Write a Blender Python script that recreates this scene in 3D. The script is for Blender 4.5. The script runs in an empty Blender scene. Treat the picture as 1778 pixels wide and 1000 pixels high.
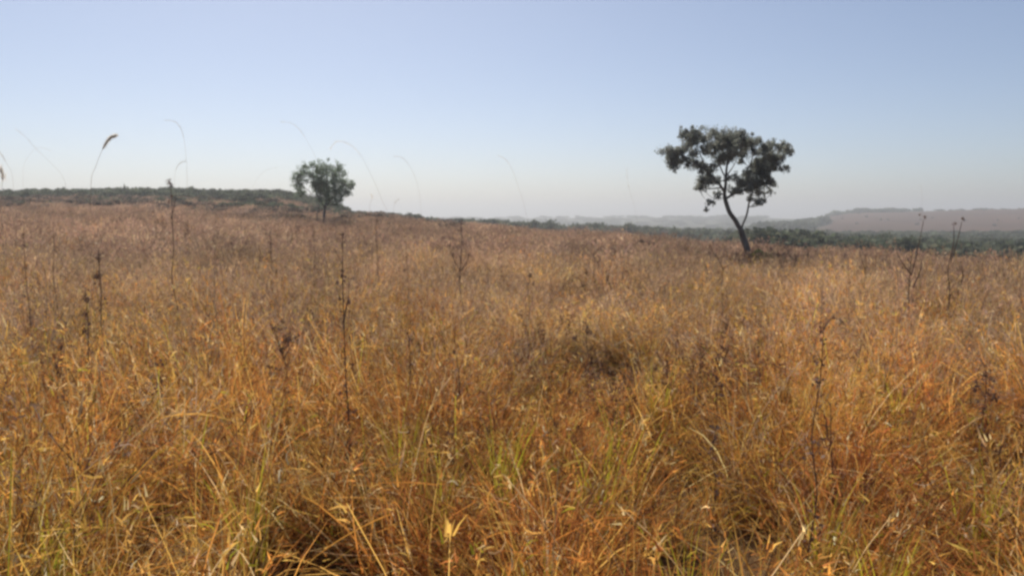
import bpy, math, random
import numpy as np
from math import radians as R, sin, cos, pi
from mathutils import Vector, noise

random.seed(7)
rs = np.random.RandomState(11)
scene = bpy.context.scene
COL = scene.collection

# ------------------------------------------------------------------ camera
EYE = 1.65
FPX = 1370.0                      # focal length in pixels of the 1778 px wide photo
PITCH = math.atan((500 - 371) / FPX)
cam_d = bpy.data.cameras.new('camera')
cam_d.sensor_width = 36.0
cam_d.lens = 36.0 * FPX / 1778.0
cam_d.clip_start = 0.05
cam_d.clip_end = 60000
cam = bpy.data.objects.new('camera', cam_d)
COL.objects.link(cam)
cam.location = (0, 0, EYE)
cam.rotation_euler = (pi / 2 - PITCH, 0, 0)
scene.camera = cam

# ------------------------------------------------------------------ world and sun
SUN_AZ = -19.0                    # degrees, clockwise from the view direction (+Y)
SUN_EL = 52.0
world = bpy.data.worlds.new('World')
scene.world = world
world.use_nodes = True
wn = world.node_tree.nodes
wl = world.node_tree.links
sky = wn.new('ShaderNodeTexSky')
sky.sky_type = 'NISHITA'
sky.sun_disc = False
sky.sun_elevation = R(SUN_EL)
sky.sun_rotation = R(SUN_AZ)
sky.altitude = 0
sky.air_density = 0.65
sky.dust_density = 1.1
sky.ozone_density = 1.0
bg = wn['Background']
bg.inputs['Strength'].default_value = 0.112
wl.new(sky.outputs[0], bg.inputs['Color'])

sd = bpy.data.lights.new('sun', 'SUN')
sd.energy = 5.0
sd.angle = R(0.6)
sd.color = (1.0, 0.91, 0.76)
sun = bpy.data.objects.new('sun', sd)
COL.objects.link(sun)
sv = Vector((sin(R(SUN_AZ)) * cos(R(SUN_EL)), cos(R(SUN_AZ)) * cos(R(SUN_EL)), sin(R(SUN_EL))))
sun.rotation_euler = sv.to_track_quat('Z', 'Y').to_euler()
sun.location = (-20, 20, 30)

scene.view_settings.view_transform = 'Standard'
scene.view_settings.look = 'None'
scene.view_settings.exposure = 0.0
scene.view_settings.gamma = 1.0
scene.cycles.filter_width = 2.8
scene.cycles.max_bounces = 4
scene.cycles.diffuse_bounces = 2
scene.cycles.transmission_bounces = 2
scene.cycles.volume_bounces = 0
scene.cycles.transparent_max_bounces = 4


# ------------------------------------------------------------------ helpers
def tag(o, label=None, cat=None, group=None, kind=None):
    if label: o['label'] = label
    if cat: o['category'] = cat
    if group: o['group'] = group
    if kind: o['kind'] = kind
    return o


def at(px, py, d):
    """world point seen at photo pixel (px,py), d metres out along +Y"""
    dx = (px - 889.0) / FPX
    dy = -(py - 500.0) / FPX
    # camera axes: right +X, up (0, sinP, cosP), forward (0, cosP, -sinP)
    fy = cos(PITCH) + dy * sin(PITCH)
    fz = -sin(PITCH) + dy * cos(PITCH)
    k = d / fy
    return Vector((dx * k, d, EYE + fz * k))


def mesh_from(name, V, F, mat=None, C=None, smooth=False):
    V = np.asarray(V, dtype=np.float32).reshape(-1, 3)
    F = np.asarray(F, dtype=np.int32)
    m = bpy.data.meshes.new(name)
    k = F.shape[1]
    m.vertices.add(len(V)); m.vertices.foreach_set('co', V.ravel())
    m.loops.add(F.size); m.loops.foreach_set('vertex_index', F.ravel())
    m.polygons.add(len(F))
    m.polygons.foreach_set('loop_start', np.arange(0, F.size, k, dtype=np.int32))
    if smooth: m.polygons.foreach_set('use_smooth', np.ones(len(F), dtype=bool))
    m.update(calc_edges=True)
    if C is not None:
        a = m.color_attributes.new('tint', 'FLOAT_COLOR', 'POINT')
        C = np.asarray(C, dtype=np.float32)
        if C.shape[1] == 3: C = np.concatenate([C, np.ones((len(C), 1), np.float32)], 1)
        a.data.foreach_set('color', C.ravel())
    if mat: m.materials.append(mat)
    return m


def obj(name, mesh, parent=None, loc=None):
    o = bpy.data.objects.new(name, mesh)
    COL.objects.link(o)
    if parent: o.parent = parent
    if loc is not None: o.location = loc
    return o


class Geo:
    """collects quads with a tint per vertex"""
    def __init__(s): s.V = []; s.F = []; s.C = []; s.n = 0
    def add(s, V, F, C):
        V = np.asarray(V, float).reshape(-1, 3); F = np.asarray(F).reshape(-1, 4)
        C = np.asarray(C, float)
        if C.ndim == 1: C = np.tile(C, (len(V), 1))
        s.V.append(V); s.F.append(F + s.n); s.C.append(C); s.n += len(V)
    def mesh(s, name, mat, smooth=False):
        return mesh_from(name, np.concatenate(s.V), np.concatenate(s.F), mat, np.concatenate(s.C), smooth)


def ribbons(g, base, az, th0, k, L, w, tint, segs=5, taper=1.0, twist=0.6, rnd=rs):
    """n curved blades: base (n,3), azimuth, lean from vertical, curvature (rad over the length), length, width, tint (n,3)"""
    n = len(L)
    if n == 0: return
    t = np.linspace(0, 1, segs + 1)
    th = th0[:, None] + k[:, None] * t[None, :] ** 1.3
    ds = L[:, None] / segs
    mid = 0.5 * (th[:, 1:] + th[:, :-1])
    h = np.concatenate([np.zeros((n, 1)), np.cumsum(np.sin(mid) * ds, 1)], 1)
    z = np.concatenate([np.zeros((n, 1)), np.cumsum(np.cos(mid) * ds, 1)], 1)
    side_bend = rnd.uniform(-.25, .25, n)[:, None] * (t[None, :] ** 2) * L[:, None]
    ca, sa = np.cos(az)[:, None], np.sin(az)[:, None]
    X = base[:, 0:1] + h * ca - side_bend * sa
    Y = base[:, 1:2] + h * sa + side_bend * ca
    Z = base[:, 2:3] + z
    tw = rnd.uniform(-twist, twist, n)[:, None] + rnd.uniform(-1.4, 1.4, n)[:, None] * t[None, :]
    sx = -sa * np.cos(tw) + ca * np.cos(th) * np.sin(tw)
    sy = ca * np.cos(tw) + sa * np.cos(th) * np.sin(tw)
    sz = -np.sin(th) * np.sin(tw)
    prof = (1 - taper * t ** 1.8) * 0.96 + 0.04
    hw = 0.5 * w[:, None] * prof[None, :]
    P = np.stack([X, Y, Z], -1); S = np.stack([sx, sy, sz], -1) * hw[..., None]
    V = np.stack([P - S, P + S], 2).reshape(-1, 3)
    b = (np.arange(n) * (segs + 1) * 2)[:, None] + (np.arange(segs) * 2)[None, :]
    F = np.stack([b, b + 1, b + 3, b + 2], -1).reshape(-1, 4)
    C = np.repeat(tint, (segs + 1) * 2, axis=0)
    g.add(V, F, C)
    return P[:, -1]


def tube(g, pts, radii, tint, sides=6):
    pts = [Vector(p) for p in pts]
    V = []; n = len(pts); up = Vector((0.3, 1, 0.1)).normalized(); prev = None
    for i, p in enumerate(pts):
        d = (pts[min(i + 1, n - 1)] - pts[max(i - 1, 0)])
        if d.length < 1e-9: d = Vector((0, 0, 1))
        d.normalize()
        a = (prev if prev else up)
        a = a - d * a.dot(d)
        if a.length < 1e-4: a = d.orthogonal()
        a.normalize(); prev = a
        b = d.cross(a)
        for s in range(sides):
            q = 2 * pi * s / sides
            V.append(p + (a * cos(q) + b * sin(q)) * radii[i])
    F = [(i * sides + s, i * sides + (s + 1) % sides, (i + 1) * sides + (s + 1) % sides, (i + 1) * sides + s)
         for i in range(n - 1) for s in range(sides)]
    m = len(V)
    # close the tip
    V.append(pts[-1] + (pts[-1] - pts[-2]).normalized() * radii[-1] * .6)
    for s in range(0, sides, 2):
        F.append(((n - 1) * sides + s, (n - 1) * sides + (s + 1) % sides, (n - 1) * sides + (s + 2) % sides, m))
    g.add([tuple(v) for v in V], F, tint)


def smooth_path(pts, sub=4):
    pts = [Vector(p) for p in pts]
    if len(pts) < 3: return pts
    out = []
    for i in range(len(pts) - 1):
        p0 = pts[max(i - 1, 0)]; p1 = pts[i]; p2 = pts[i + 1]; p3 = pts[min(i + 2, len(pts) - 1)]
        for k in range(sub):
            t = k / sub
            out.append(0.5 * ((2 * p1) + (p2 - p0) * t + (2 * p0 - 5 * p1 + 4 * p2 - p3) * t * t + (3 * p1 - p0 - 3 * p2 + p3) * t ** 3))
    out.append(pts[-1])
    return out


def lerp_r(r0, r1, n, p=1.0):
    return [r0 + (r1 - r0) * (i / max(n - 1, 1)) ** p for i in range(n)]


# ------------------------------------------------------------------ materials
def foliage_mat(name, translucency=0.4, rough=0.7, patch=0.35, patch_scale=0.35, spec=0.25, val_var=0.35, tsat=1.0):
    m = bpy.data.materials.new(name); m.use_nodes = True
    N = m.node_tree.nodes; L = m.node_tree.links
    N.clear()
    out = N.new('ShaderNodeOutputMaterial')
    at_ = N.new('ShaderNodeVertexColor'); at_.layer_name = 'tint'
    oi = N.new('ShaderNodeObjectInfo')
    geo = N.new('ShaderNodeNewGeometry')
    nz = N.new('ShaderNodeTexNoise'); nz.inputs['Scale'].default_value = patch_scale; nz.inputs['Detail'].default_value = 4
    L.new(geo.outputs['Position'], nz.inputs['Vector'])
    # value: 1 + patch*(noise-.5)*2 and per-instance random
    mr = N.new('ShaderNodeMapRange'); mr.inputs['From Min'].default_value = .3; mr.inputs['From Max'].default_value = .7
    mr.inputs['To Min'].default_value = 1 - patch; mr.inputs['To Max'].default_value = 1 + patch
    L.new(nz.outputs['Fac'], mr.inputs['Value'])
    mr2 = N.new('ShaderNodeMapRange')
    mr2.inputs['To Min'].default_value = 1 - val_var; mr2.inputs['To Max'].default_value = 1 + val_var
    L.new(oi.outputs['Random'], mr2.inputs['Value'])
    mul0 = N.new('ShaderNodeMath'); mul0.operation = 'MULTIPLY'
    L.new(mr.outputs[0], mul0.inputs[0]); L.new(mr2.outputs[0], mul0.inputs[1])
    nz3 = N.new('ShaderNodeTexNoise'); nz3.inputs['Scale'].default_value = patch_scale * .16; nz3.inputs['Detail'].default_value = 5
    L.new(geo.outputs['Position'], nz3.inputs['Vector'])
    mr4 = N.new('ShaderNodeMapRange'); mr4.inputs['From Min'].default_value = .35; mr4.inputs['From Max'].default_value = .65
    mr4.inputs['To Min'].default_value = 1 - patch; mr4.inputs['To Max'].default_value = 1 + patch
    L.new(nz3.outputs['Fac'], mr4.inputs['Value'])
    mul = N.new('ShaderNodeMath'); mul.operation = 'MULTIPLY'
    L.new(mul0.outputs[0], mul.inputs[0]); L.new(mr4.outputs[0], mul.inputs[1])
    # hue drift
    nz2 = N.new('ShaderNodeTexNoise'); nz2.inputs['Scale'].default_value = patch_scale * 1.7; nz2.inputs['Detail'].default_value = 3
    ad = N.new('ShaderNodeVectorMath'); ad.operation = 'ADD'; ad.inputs[1].default_value = (37, 11, 5)
    L.new(geo.outputs['Position'], ad.inputs[0]); L.new(ad.outputs[0], nz2.inputs['Vector'])
    mr3 = N.new('ShaderNodeMapRange'); mr3.inputs['From Min'].default_value = .3; mr3.inputs['From Max'].default_value = .7
    mr3.inputs['To Min'].default_value = .493; mr3.inputs['To Max'].default_value = .513
    L.new(nz2.outputs['Fac'], mr3.inputs['Value'])
    hs = N.new('ShaderNodeHueSaturation')
    L.new(at_.outputs['Color'], hs.inputs['Color']); L.new(mul.outputs[0], hs.inputs['Value']); L.new(mr3.outputs[0], hs.inputs['Hue'])
    bs = N.new('ShaderNodeBsdfPrincipled')
    bs.inputs['Roughness'].default_value = rough
    bs.inputs['Specular IOR Level'].default_value = spec
    L.new(hs.outputs[0], bs.inputs['Base Color'])
    tr = N.new('ShaderNodeBsdfTranslucent')
    sat = N.new('ShaderNodeHueSaturation'); sat.inputs['Saturation'].default_value = tsat; sat.inputs['Value'].default_value = 1.0
    L.new(hs.outputs[0], sat.inputs['Color']); L.new(sat.outputs[0], tr.inputs['Color'])
    mx = N.new('ShaderNodeMixShader'); mx.inputs[0].default_value = translucency
    L.new(bs.outputs[0], mx.inputs[1]); L.new(tr.outputs[0], mx.inputs[2])
    L.new(mx.outputs[0], out.inputs['Surface'])
    return m


def bark_mat(name, c1, c2, scale=14):
    m = bpy.data.materials.new(name); m.use_nodes = True
    N = m.node_tree.nodes; L = m.node_tree.links
    bs = N['Principled BSDF']; bs.inputs['Roughness'].default_value = .9
    tc = N.new('ShaderNodeTexCoord'); mp = N.new('ShaderNodeMapping'); mp.inputs['Scale'].default_value = (scale, scale, scale * .25)
    nz = N.new('ShaderNodeTexNoise'); nz.inputs['Scale'].default_value = 1; nz.inputs['Detail'].default_value = 6
    L.new(tc.outputs['Object'], mp.inputs[0]); L.new(mp.outputs[0], nz.inputs['Vector'])
    cr = N.new('ShaderNodeValToRGB'); cr.color_ramp.elements[0].position = .35; cr.color_ramp.elements[1].position = .7
    cr.color_ramp.elements[0].color = (*c1, 1); cr.color_ramp.elements[1].color = (*c2, 1)
    L.new(nz.outputs['Fac'], cr.inputs[0]); L.new(cr.outputs[0], bs.inputs['Base Color'])
    bp = N.new('ShaderNodeBump'); bp.inputs['Strength'].default_value = .8; bp.inputs['Distance'].default_value = .03
    L.new(nz.outputs['Fac'], bp.inputs['Height']); L.new(bp.outputs[0], bs.inputs['Normal'])
    return m


M_GRASS = foliage_mat('dry grass blades', .55, .8, .26, .55, .02, .40, 1.0)
M_PANICLE = foliage_mat('dry seed heads', .70, .7, .2, .4, .2, .3)
M_LEAF = foliage_mat('tree leaves', .58, .6, .12, .8, .3, .15)
M_WOOD = foliage_mat('woodland leaves', .35, .8, .2, .03, .1, .4)
M_WEED = foliage_mat('dry weed', .15, .9, .1, 1.0, .03, .1)
M_GREENG = foliage_mat('green grass blades', .5, .5, .1, 1.0, .3, .1)
M_BARK = bark_mat('grey brown bark', (.075, .066, .06), (.19, .17, .15))
M_STEM = bark_mat('dark dry stem', (.08, .05, .042), (.17, .11, .09), 30)
M_PALE = bark_mat('pale dry stem', (.30, .22, .15), (.48, .38, .27), 30)

# ------------------------------------------------------------------ terrain
T_PX = np.array([-2600, -600, 0, 250, 480, 620, 800, 1000, 1300, 1500, 1778, 2400, 4400], float)
T_AZ = np.arctan((T_PX - 889) / FPX)
T_D = np.array([0, 10, 20, 30, 45, 70, 110, 150, 220, 400, 700, 1200, 2000, 4000, 8000, 15000], float)
T_Z = np.array([
 # -2600  -600    0    250   480   620   800  1000  1300  1500  1778  2400 4400
 [0,     0,    0,    0,    0,    0,    0,    0,    0,    0,    0,    0,    0],
 [0,     0,    .02,  .0,   0,    0,    0,    0,    0,    0,    0,    0,    0],
 [.2,    .2,   .15,  .12,  .08,  .05,  .0,   .0,  -.02, -.05, -.10, -.1,  -.1],
 [.5,    .5,   .40,  .38,  .28,  .22,  .10, -.05, -.20, -.35, -.50, -.5,  -.5],
 [1.0,   1.0,  .80,  .75,  .58,  .50,  .20, -.15, -.85, -1.5, -1.9, -2.0, -2.0],
 [1.6,   1.6,  1.4,  1.35, 1.1,  .8,   .05, -.80, -1.9, -2.6, -3.0, -3.2, -3.2],
 [3.0,   2.9,  2.7,  2.9,  2.9,  1.0, -.4,  -1.8, -3.2, -4.0, -4.4, -4.6, -4.6],
 [4.2,   4.1,  3.9,  4.5,  4.4,  1.2, -.8,  -2.8, -4.4, -5.0, -5.4, -5.6, -5.6],
 [3.8,   4.0,  4.0,  4.8,  4.2,  1.2, -1.8, -4.6, -5.8, -6.6, -7.0, -7.2, -7.2],
 [2,     2,    1,    1,    0,   -2,   -6,   -8,   -8.5, -8.0, -7.5, -7,   -7],
 [-5,   -5,   -6,   -6,   -8,  -10,  -12,  -14,  -13,   1.8,  4.2,  5,    5],
 [-8,  -8,  -8,  -8,  -7, -6,  -6.5,  -7,  -7.5,  -14,  -12,  -12,  -12],
 [-25,  -25,  -25,  -25,  -28, -30,  -36,  -40,  -30,  -6,   -4,   -4,   -4],
 [-40,  -40,  -40,  -40,  -40, -40,  -42,  -45,  -40,  -35,  -35,  -35,  -35],
 [-25,  -25,  -25,  -25,  -25, -25,  -25,  -26,  -22,  -30,  -30,  -30,  -30],
 [-20,  -20,  -20,  -20,  -20, -15,  -12,  -12,  -14,  -20,  -20,  -20,  -20]], float)


def terrain(x, y):
    x = np.asarray(x, float); y = np.asarray(y, float)
    d = np.hypot(x, y); az = np.arctan2(x, y)
    az = np.clip(az, T_AZ[0], T_AZ[-1])
    u = np.log(d + 8.0); U = np.log(T_D + 8.0)
    i = np.clip(np.searchsorted(U, u) - 1, 0, len(U) - 2)
    j = np.clip(np.searchsorted(T_AZ, az) - 1, 0, len(T_AZ) - 2)
    a = np.clip((u - U[i]) / (U[i + 1] - U[i]), 0, 1); b = (az - T_AZ[j]) / (T_AZ[j + 1] - T_AZ[j])
    b = b * b * (3 - 2 * b)
    z = (T_Z[i, j] * (1 - b) + T_Z[i, j + 1] * b) * (1 - a) + (T_Z[i + 1, j] * (1 - b) + T_Z[i + 1, j + 1] * b) * a
    # undulation
    amp = np.clip(d / 25, 0.15, 1) * 0.12
    z = z + amp * (np.sin(x * .55 + 1.3) * np.cos(y * .43 + .4) + .6 * np.sin(x * 1.3 + y * .9)) * np.clip(1.5 - d / 200, 0, 1)
    z = z + np.clip((d - 200) / 3000, 0, 1) * 9 * (np.sin(x / 410 + .5) * np.sin(y / 530) + .5 * np.sin(x / 150 + y / 190))
    return z


def fn(x, y, s=1.0, o=0.0):
    """cheap smooth noise -1..1, vectorised"""
    x = np.asarray(x) * s + o; y = np.asarray(y) * s - o
    return (np.sin(x * 1.0 + 1.7 * np.sin(y * .7 + .3)) * np.cos(y * 1.1 + 1.3 * np.sin(x * .8)) +
            .5 * np.sin(x * 2.3 + y * 1.9 + 2 * np.sin(y * 1.6)) + .3 * np.sin(x * 4.9 - y * 4.1 + 1.1)) / 1.6


def build_ground():
    rr = np.concatenate([[0.0], np.geomspace(1.0, 15000, 230)])
    na = 360
    aa = np.linspace(-pi, pi, na, endpoint=False)
    Rr, Aa = np.meshgrid(rr[1:], aa, indexing='ij')
    X = Rr * np.sin(Aa); Y = Rr * np.cos(Aa); Z = terrain(X, Y)
    V = np.concatenate([[[0, 0, float(terrain(0, 0))]], np.stack([X, Y, Z], -1).reshape(-1, 3)])
    nr = len(rr) - 1
    F = []
    for i in range(nr - 1):
        s = 1 + i * na; k = np.arange(na); k2 = (k + 1) % na
        F.append(np.stack([s + k, s + k2, s + na + k2, s + na + k], -1))
    F = np.concatenate(F)
    # zones: 0 straw field, 1 reddish pasture slope
    px = 889 + FPX * np.tan(np.clip(np.arctan2(V[:, 0], V[:, 1]), -1.3, 1.3)); d = np.hypot(V[:, 0], V[:, 1])
    def ss(a, b, v):
        t = np.clip((v - a) / (b - a), 0, 1); return t * t * (3 - 2 * t)
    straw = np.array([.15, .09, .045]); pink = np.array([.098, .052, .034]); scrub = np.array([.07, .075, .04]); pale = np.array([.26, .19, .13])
    C = np.tile(straw, (len(V), 1))
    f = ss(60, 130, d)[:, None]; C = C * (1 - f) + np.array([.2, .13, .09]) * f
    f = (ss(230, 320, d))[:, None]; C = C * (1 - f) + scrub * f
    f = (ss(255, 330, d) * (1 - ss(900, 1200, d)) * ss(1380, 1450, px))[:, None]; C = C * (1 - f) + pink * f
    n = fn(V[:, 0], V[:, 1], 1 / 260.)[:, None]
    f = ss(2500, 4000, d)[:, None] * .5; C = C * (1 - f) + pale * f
    C = C * (1 + .22 * n) * (1 + (.16 * fn(V[:, 0], V[:, 1], 1 / 28., 4) + .1 * fn(V[:, 0], V[:, 1], 1 / 9., 2))[:, None])
    # triangle fan in the middle
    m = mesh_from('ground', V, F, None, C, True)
    mat = bpy.data.materials.new('dry earth and thatch'); mat.use_nodes = True
    N = mat.node_tree.nodes; L = mat.node_tree.links
    bs = N['Principled BSDF']; bs.inputs['Roughness'].default_value = .95; bs.inputs['Specular IOR Level'].default_value = .1
    vc = N.new('ShaderNodeVertexColor'); vc.layer_name = 'tint'
    g = N.new('ShaderNodeNewGeometry')
    a = N.new('ShaderNodeTexNoise'); a.inputs['Scale'].default_value = 9; a.inputs['Detail'].default_value = 8; a.inputs['Roughness'].default_value = .7
    b = N.new('ShaderNodeTexNoise'); b.inputs['Scale'].default_value = .035; b.inputs['Detail'].default_value = 8; b.inputs['Roughness'].default_value = .7
    L.new(g.outputs['Position'], a.inputs['Vector']); L.new(g.outputs['Position'], b.inputs['Vector'])
    m1 = N.new('ShaderNodeMapRange'); m1.inputs['From Min'].default_value = .3; m1.inputs['From Max'].default_value = .7; m1.inputs['To Min'].default_value = .6; m1.inputs['To Max'].default_value = 1.35
    m2 = N.new('ShaderNodeMapRange'); m2.inputs['From Min'].default_value = .35; m2.inputs['From Max'].default_value = .65; m2.inputs['To Min'].default_value = .75; m2.inputs['To Max'].default_value = 1.25
    L.new(a.outputs['Fac'], m1.inputs[0]); L.new(b.outputs['Fac'], m2.inputs[0])
    mu = N.new('ShaderNodeMath'); mu.operation = 'MULTIPLY'; L.new(m1.outputs[0], mu.inputs[0]); L.new(m2.outputs[0], mu.inputs[1])
    hs = N.new('ShaderNodeHueSaturation'); L.new(vc.outputs[0], hs.inputs['Color']); L.new(mu.outputs[0], hs.inputs['Value'])
    L.new(hs.outputs[0], bs.inputs['Base Color'])
    bp = N.new('ShaderNodeBump'); bp.inputs['Distance'].default_value = .05; L.new(a.outputs['Fac'], bp.inputs['Height']); L.new(bp.outputs[0], bs.inputs['Normal'])
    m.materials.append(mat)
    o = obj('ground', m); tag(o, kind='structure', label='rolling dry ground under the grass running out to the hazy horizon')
    # the innermost disc under the camera
    return o


build_ground()


def gz(x, y): return float(terrain(x, y))


# ------------------------------------------------------------------ scattering of stuff with geometry nodes
def scatter(name, variants, pts, rot, scl, idx):
    n = len(pts)
    m = bpy.data.meshes.new(name)
    m.vertices.add(n); m.vertices.foreach_set('co', np.asarray(pts, np.float32).ravel())
    for an, dat in (('rot', rot), ('scl', scl)):
        a = m.attributes.new(an, 'FLOAT_VECTOR', 'POINT'); a.data.foreach_set('vector', np.asarray(dat, np.float32).ravel())
    a = m.attributes.new('idx', 'INT', 'POINT'); a.data.foreach_set('value', np.asarray(idx, np.int32))
    o = obj(name, m)
    ng = bpy.data.node_groups.new(name + ' scatter', 'GeometryNodeTree')
    ng.interface.new_socket('Geometry', in_out='INPUT', socket_type='NodeSocketGeometry')
    ng.interface.new_socket('Geometry', in_out='OUTPUT', socket_type='NodeSocketGeometry')
    N = ng.nodes; L = ng.links
    gi = N.new('NodeGroupInput'); go = N.new('NodeGroupOutput')
    jn = N.new('GeometryNodeJoinGeometry')
    for v in reversed(variants):      # the newest link is the first instance
        oi = N.new('GeometryNodeObjectInfo'); oi.inputs['Object'].default_value = v; oi.inputs['As Instance'].default_value = True
        L.new(oi.outputs['Geometry'], jn.inputs[0])
    mp = N.new('GeometryNodeMeshToPoints'); mp.inputs['Radius'].default_value = 0.001
    L.new(gi.outputs[0], mp.inputs[0])
    ip = N.new('GeometryNodeInstanceOnPoints'); ip.inputs['Pick Instance'].default_value = True
    def na(nm, ty):
        q = N.new('GeometryNodeInputNamedAttribute'); q.data_type = ty; q.inputs['Name'].default_value = nm; return q.outputs['Attribute']
    e = N.new('FunctionNodeEulerToRotation'); L.new(na('rot', 'FLOAT_VECTOR'), e.inputs[0])
    L.new(mp.outputs[0], ip.inputs['Points']); L.new(jn.outputs[0], ip.inputs['Instance'])
    L.new(na('idx', 'INT'), ip.inputs['Instance Index']); L.new(e.outputs[0], ip.inputs['Rotation'])
    L.new(na('scl', 'FLOAT_VECTOR'), ip.inputs['Scale'])
    L.new(ip.outputs[0], go.inputs[0])
    md = o.modifiers.new('scatter', 'NODES'); md.node_group = ng
    return o


def proto(name, mesh): return bpy.data.objects.new(name, mesh)     # never linked to the scene: only its mesh is used


PAL = {
 'orange': (.72, .32, .08), 'gold': (.80, .48, .13), 'straw': (.84, .60, .31), 'red': (.46, .18, .06),
 'grey': (.36, .26, .19), 'lime': (.48, .46, .05), 'pale': (.88, .72, .50), 'mauve': (.44, .265, .20), 'brown': (.19, .095, .045),
 'dun': (.46, .33, .25), 'dusk': (.27, .19, .155), 'tan': (.50, .325, .19)}


def pick(n, mix, rnd=rs, var=.2):
    names = list(mix); p = np.array([mix[k] for k in names], float); p /= p.sum()
    c = np.array([PAL[k] for k in names])[rnd.choice(len(names), n, p=p)]
    return np.clip(c * rnd.uniform(1 - var, 1 + var, (n, 1)) * rnd.uniform(.94, 1.06, (n, 3)), .01, .9)


def tuft(seed, mix, n_leaf=80, n_culm=12, n_bits=20, rad=.17, H=.62, wide=1.25, heads='spike', segs=5):
    r = np.random.RandomState(seed); g = Geo()
    def base(n, q=rad):
        a = r.uniform(0, 2 * pi, n); d = q * np.sqrt(r.uniform(0, 1, n)); return np.stack([d * np.cos(a), d * np.sin(a), np.zeros(n)], 1)
    # leaves arching outwards from the middle of the tussock
    n = n_leaf; L = H * r.uniform(.5, 1.35, n); b = base(n)
    q = np.hypot(b[:, 0], b[:, 1]) / rad; az = np.arctan2(b[:, 1], b[:, 0]) + r.normal(0, .75, n)
    sh = r.uniform(.3, 1, (n, 1)) * np.array([.45, .45, 1]); b *= np.array([.6, .6, 1])
    ribbons(g, b, az, .02 + .45 * q * r.uniform(.2, 1.2, n), r.uniform(.3, 2.5, n) * r.choice([1, 1, .3], n), L, wide * r.uniform(.0035, .0095, n), pick(n, mix, r), segs, 1.0, .6, r)
    # broken or lodged leaves lying over the others
    n = n_leaf // 3
    b = base(n, rad * 1.2); b[:, 2] = H * r.uniform(.15, .8, n)
    ribbons(g, b, r.uniform(0, 2 * pi, n), r.uniform(.8, 1.8, n), r.uniform(-.9, 1.6, n), H * r.uniform(.3, .8, n), wide * r.uniform(.003, .006, n), pick(n, mix, r), segs, 1, 1.0, r)
    # short curled dead bits: the pale specks
    n = n_bits; b = base(n, rad * 1.3); b[:, 2] = H * r.uniform(.3, 1.05, n)
    ribbons(g, b, r.uniform(0, 2 * pi, n), r.uniform(.2, 2.6, n), r.uniform(-3.2, 3.2, n), H * r.uniform(.07, .22, n), wide * r.uniform(.003, .008, n), pick(n, {**mix, 'pale': .9}, r), 4, .9, 1.5, r)
    # culms
    n = n_culm
    if n:
        az = r.uniform(0, 2 * pi, n); th = r.uniform(.0, .35, n); k = r.uniform(.05, 1.0, n); L = H * r.uniform(.9, 1.5, n)
        col = pick(n, mix, r)
        tip = ribbons(g, base(n), az, th, k, L, wide * r.uniform(.0018, .003, n), col, 6, .3, .8, r)
        m = 7 if heads == 'spike' else 16
        for q in range(m):
            f = q / m
            bb = tip.copy(); bb[:, 2] -= .10 * f * H; bb += r.uniform(-.012, .012, bb.shape) * (1 if heads == 'spike' else 2.2)
            hc = pick(n, mix if heads == 'spike' else {'mauve': 1, 'grey': .3, 'straw': .25}, r)
            ribbons(g, bb, az + r.uniform(-1.5, 1.5, n), th + k + r.uniform(-.5, .9, n), r.uniform(-.4, 1.2, n), H * r.uniform(.03, .09, n), wide * r.uniform(.003, .006, n), hc, 2, .9, 1.2, r)
    return g.mesh('grass tuft', M_GRASS)


MIX_O = {'orange': 1.0, 'gold': 1.1, 'red': .4, 'straw': .35, 'brown': .18, 'lime': .05}
MIX_G = {'orange': .5, 'gold': 1.0, 'red': .2, 'straw': .45, 'brown': .25, 'lime': .12}
MIX_M = {'orange': .35, 'gold': .35, 'red': .3, 'straw': .35, 'brown': .4, 'grey': .6, 'mauve': .6}
MIX_R = {'orange': .6, 'gold': .2, 'red': 1.0, 'straw': .15, 'brown': .6}
MIX_F = {'dun': 1.0, 'dusk': 1.2, 'mauve': .5, 'brown': .3, 'grey': .4}
MIX_D = {'dun': 1.2, 'dusk': .7, 'tan': .5, 'brown': .3, 'straw': .25, 'mauve': .3}
MIX_T = {'tan': 1.0, 'dun': .9, 'gold': .15, 'brown': .4, 'dusk': .5, 'straw': .25, 'lime': .04}
NV = []
for i in range(3): NV.append(proto('tuft', tuft(20 + i, MIX_O)))                        # 0-2 orange leafy
for i in range(3): NV.append(proto('tuft', tuft(30 + i, MIX_G, 70, 22, 12)))            # 3-5 golden
for i in range(3): NV.append(proto('tuft', tuft(40 + i, MIX_R, 85, 8, 8)))             # 6-8 dark reddish
for i in range(3): NV.append(proto('tuft', tuft(50 + i, MIX_M, 45, 40, 12, heads='fluffy')))  # 9-11 mauve panicles
for i in range(3): NV.append(proto('tuft', tuft(55 + i, MIX_T, 70, 22, 10)))             # 12-14 dun

FV = []   # wide patches for the middle and far field
for i in range(3): FV.append(proto('patch', tuft(60 + i, MIX_D, 110, 40, 60, .75, .62, 3.0, segs=3)))
for i in range(3): FV.append(proto('patch', tuft(70 + i, {**MIX_D, 'tan': 1.2, 'orange': .25}, 110, 30, 60, .75, .60, 3.0, segs=3)))
for i in range(3): FV.append(proto('patch', tuft(80 + i, MIX_F, 80, 70, 50, .75, .62, 3.0, 'fluffy', segs=3)))
for i in range(2): FV.append(proto('patch', tuft(90 + i, MIX_R, 110, 20, 60, .75, .55, 3.0, segs=3)))


def wedge(n, d0, d1, half=R(44), power=1.0):
    """n points spread evenly over an annular sector ahead of the camera (and a little beside it)"""
    a = rs.uniform(-half, half, n)
    d = np.sqrt(rs.uniform(d0 ** 2, d1 ** 2, n))
    return np.stack([d * np.sin(a), d * np.cos(a)], 1)


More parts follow.
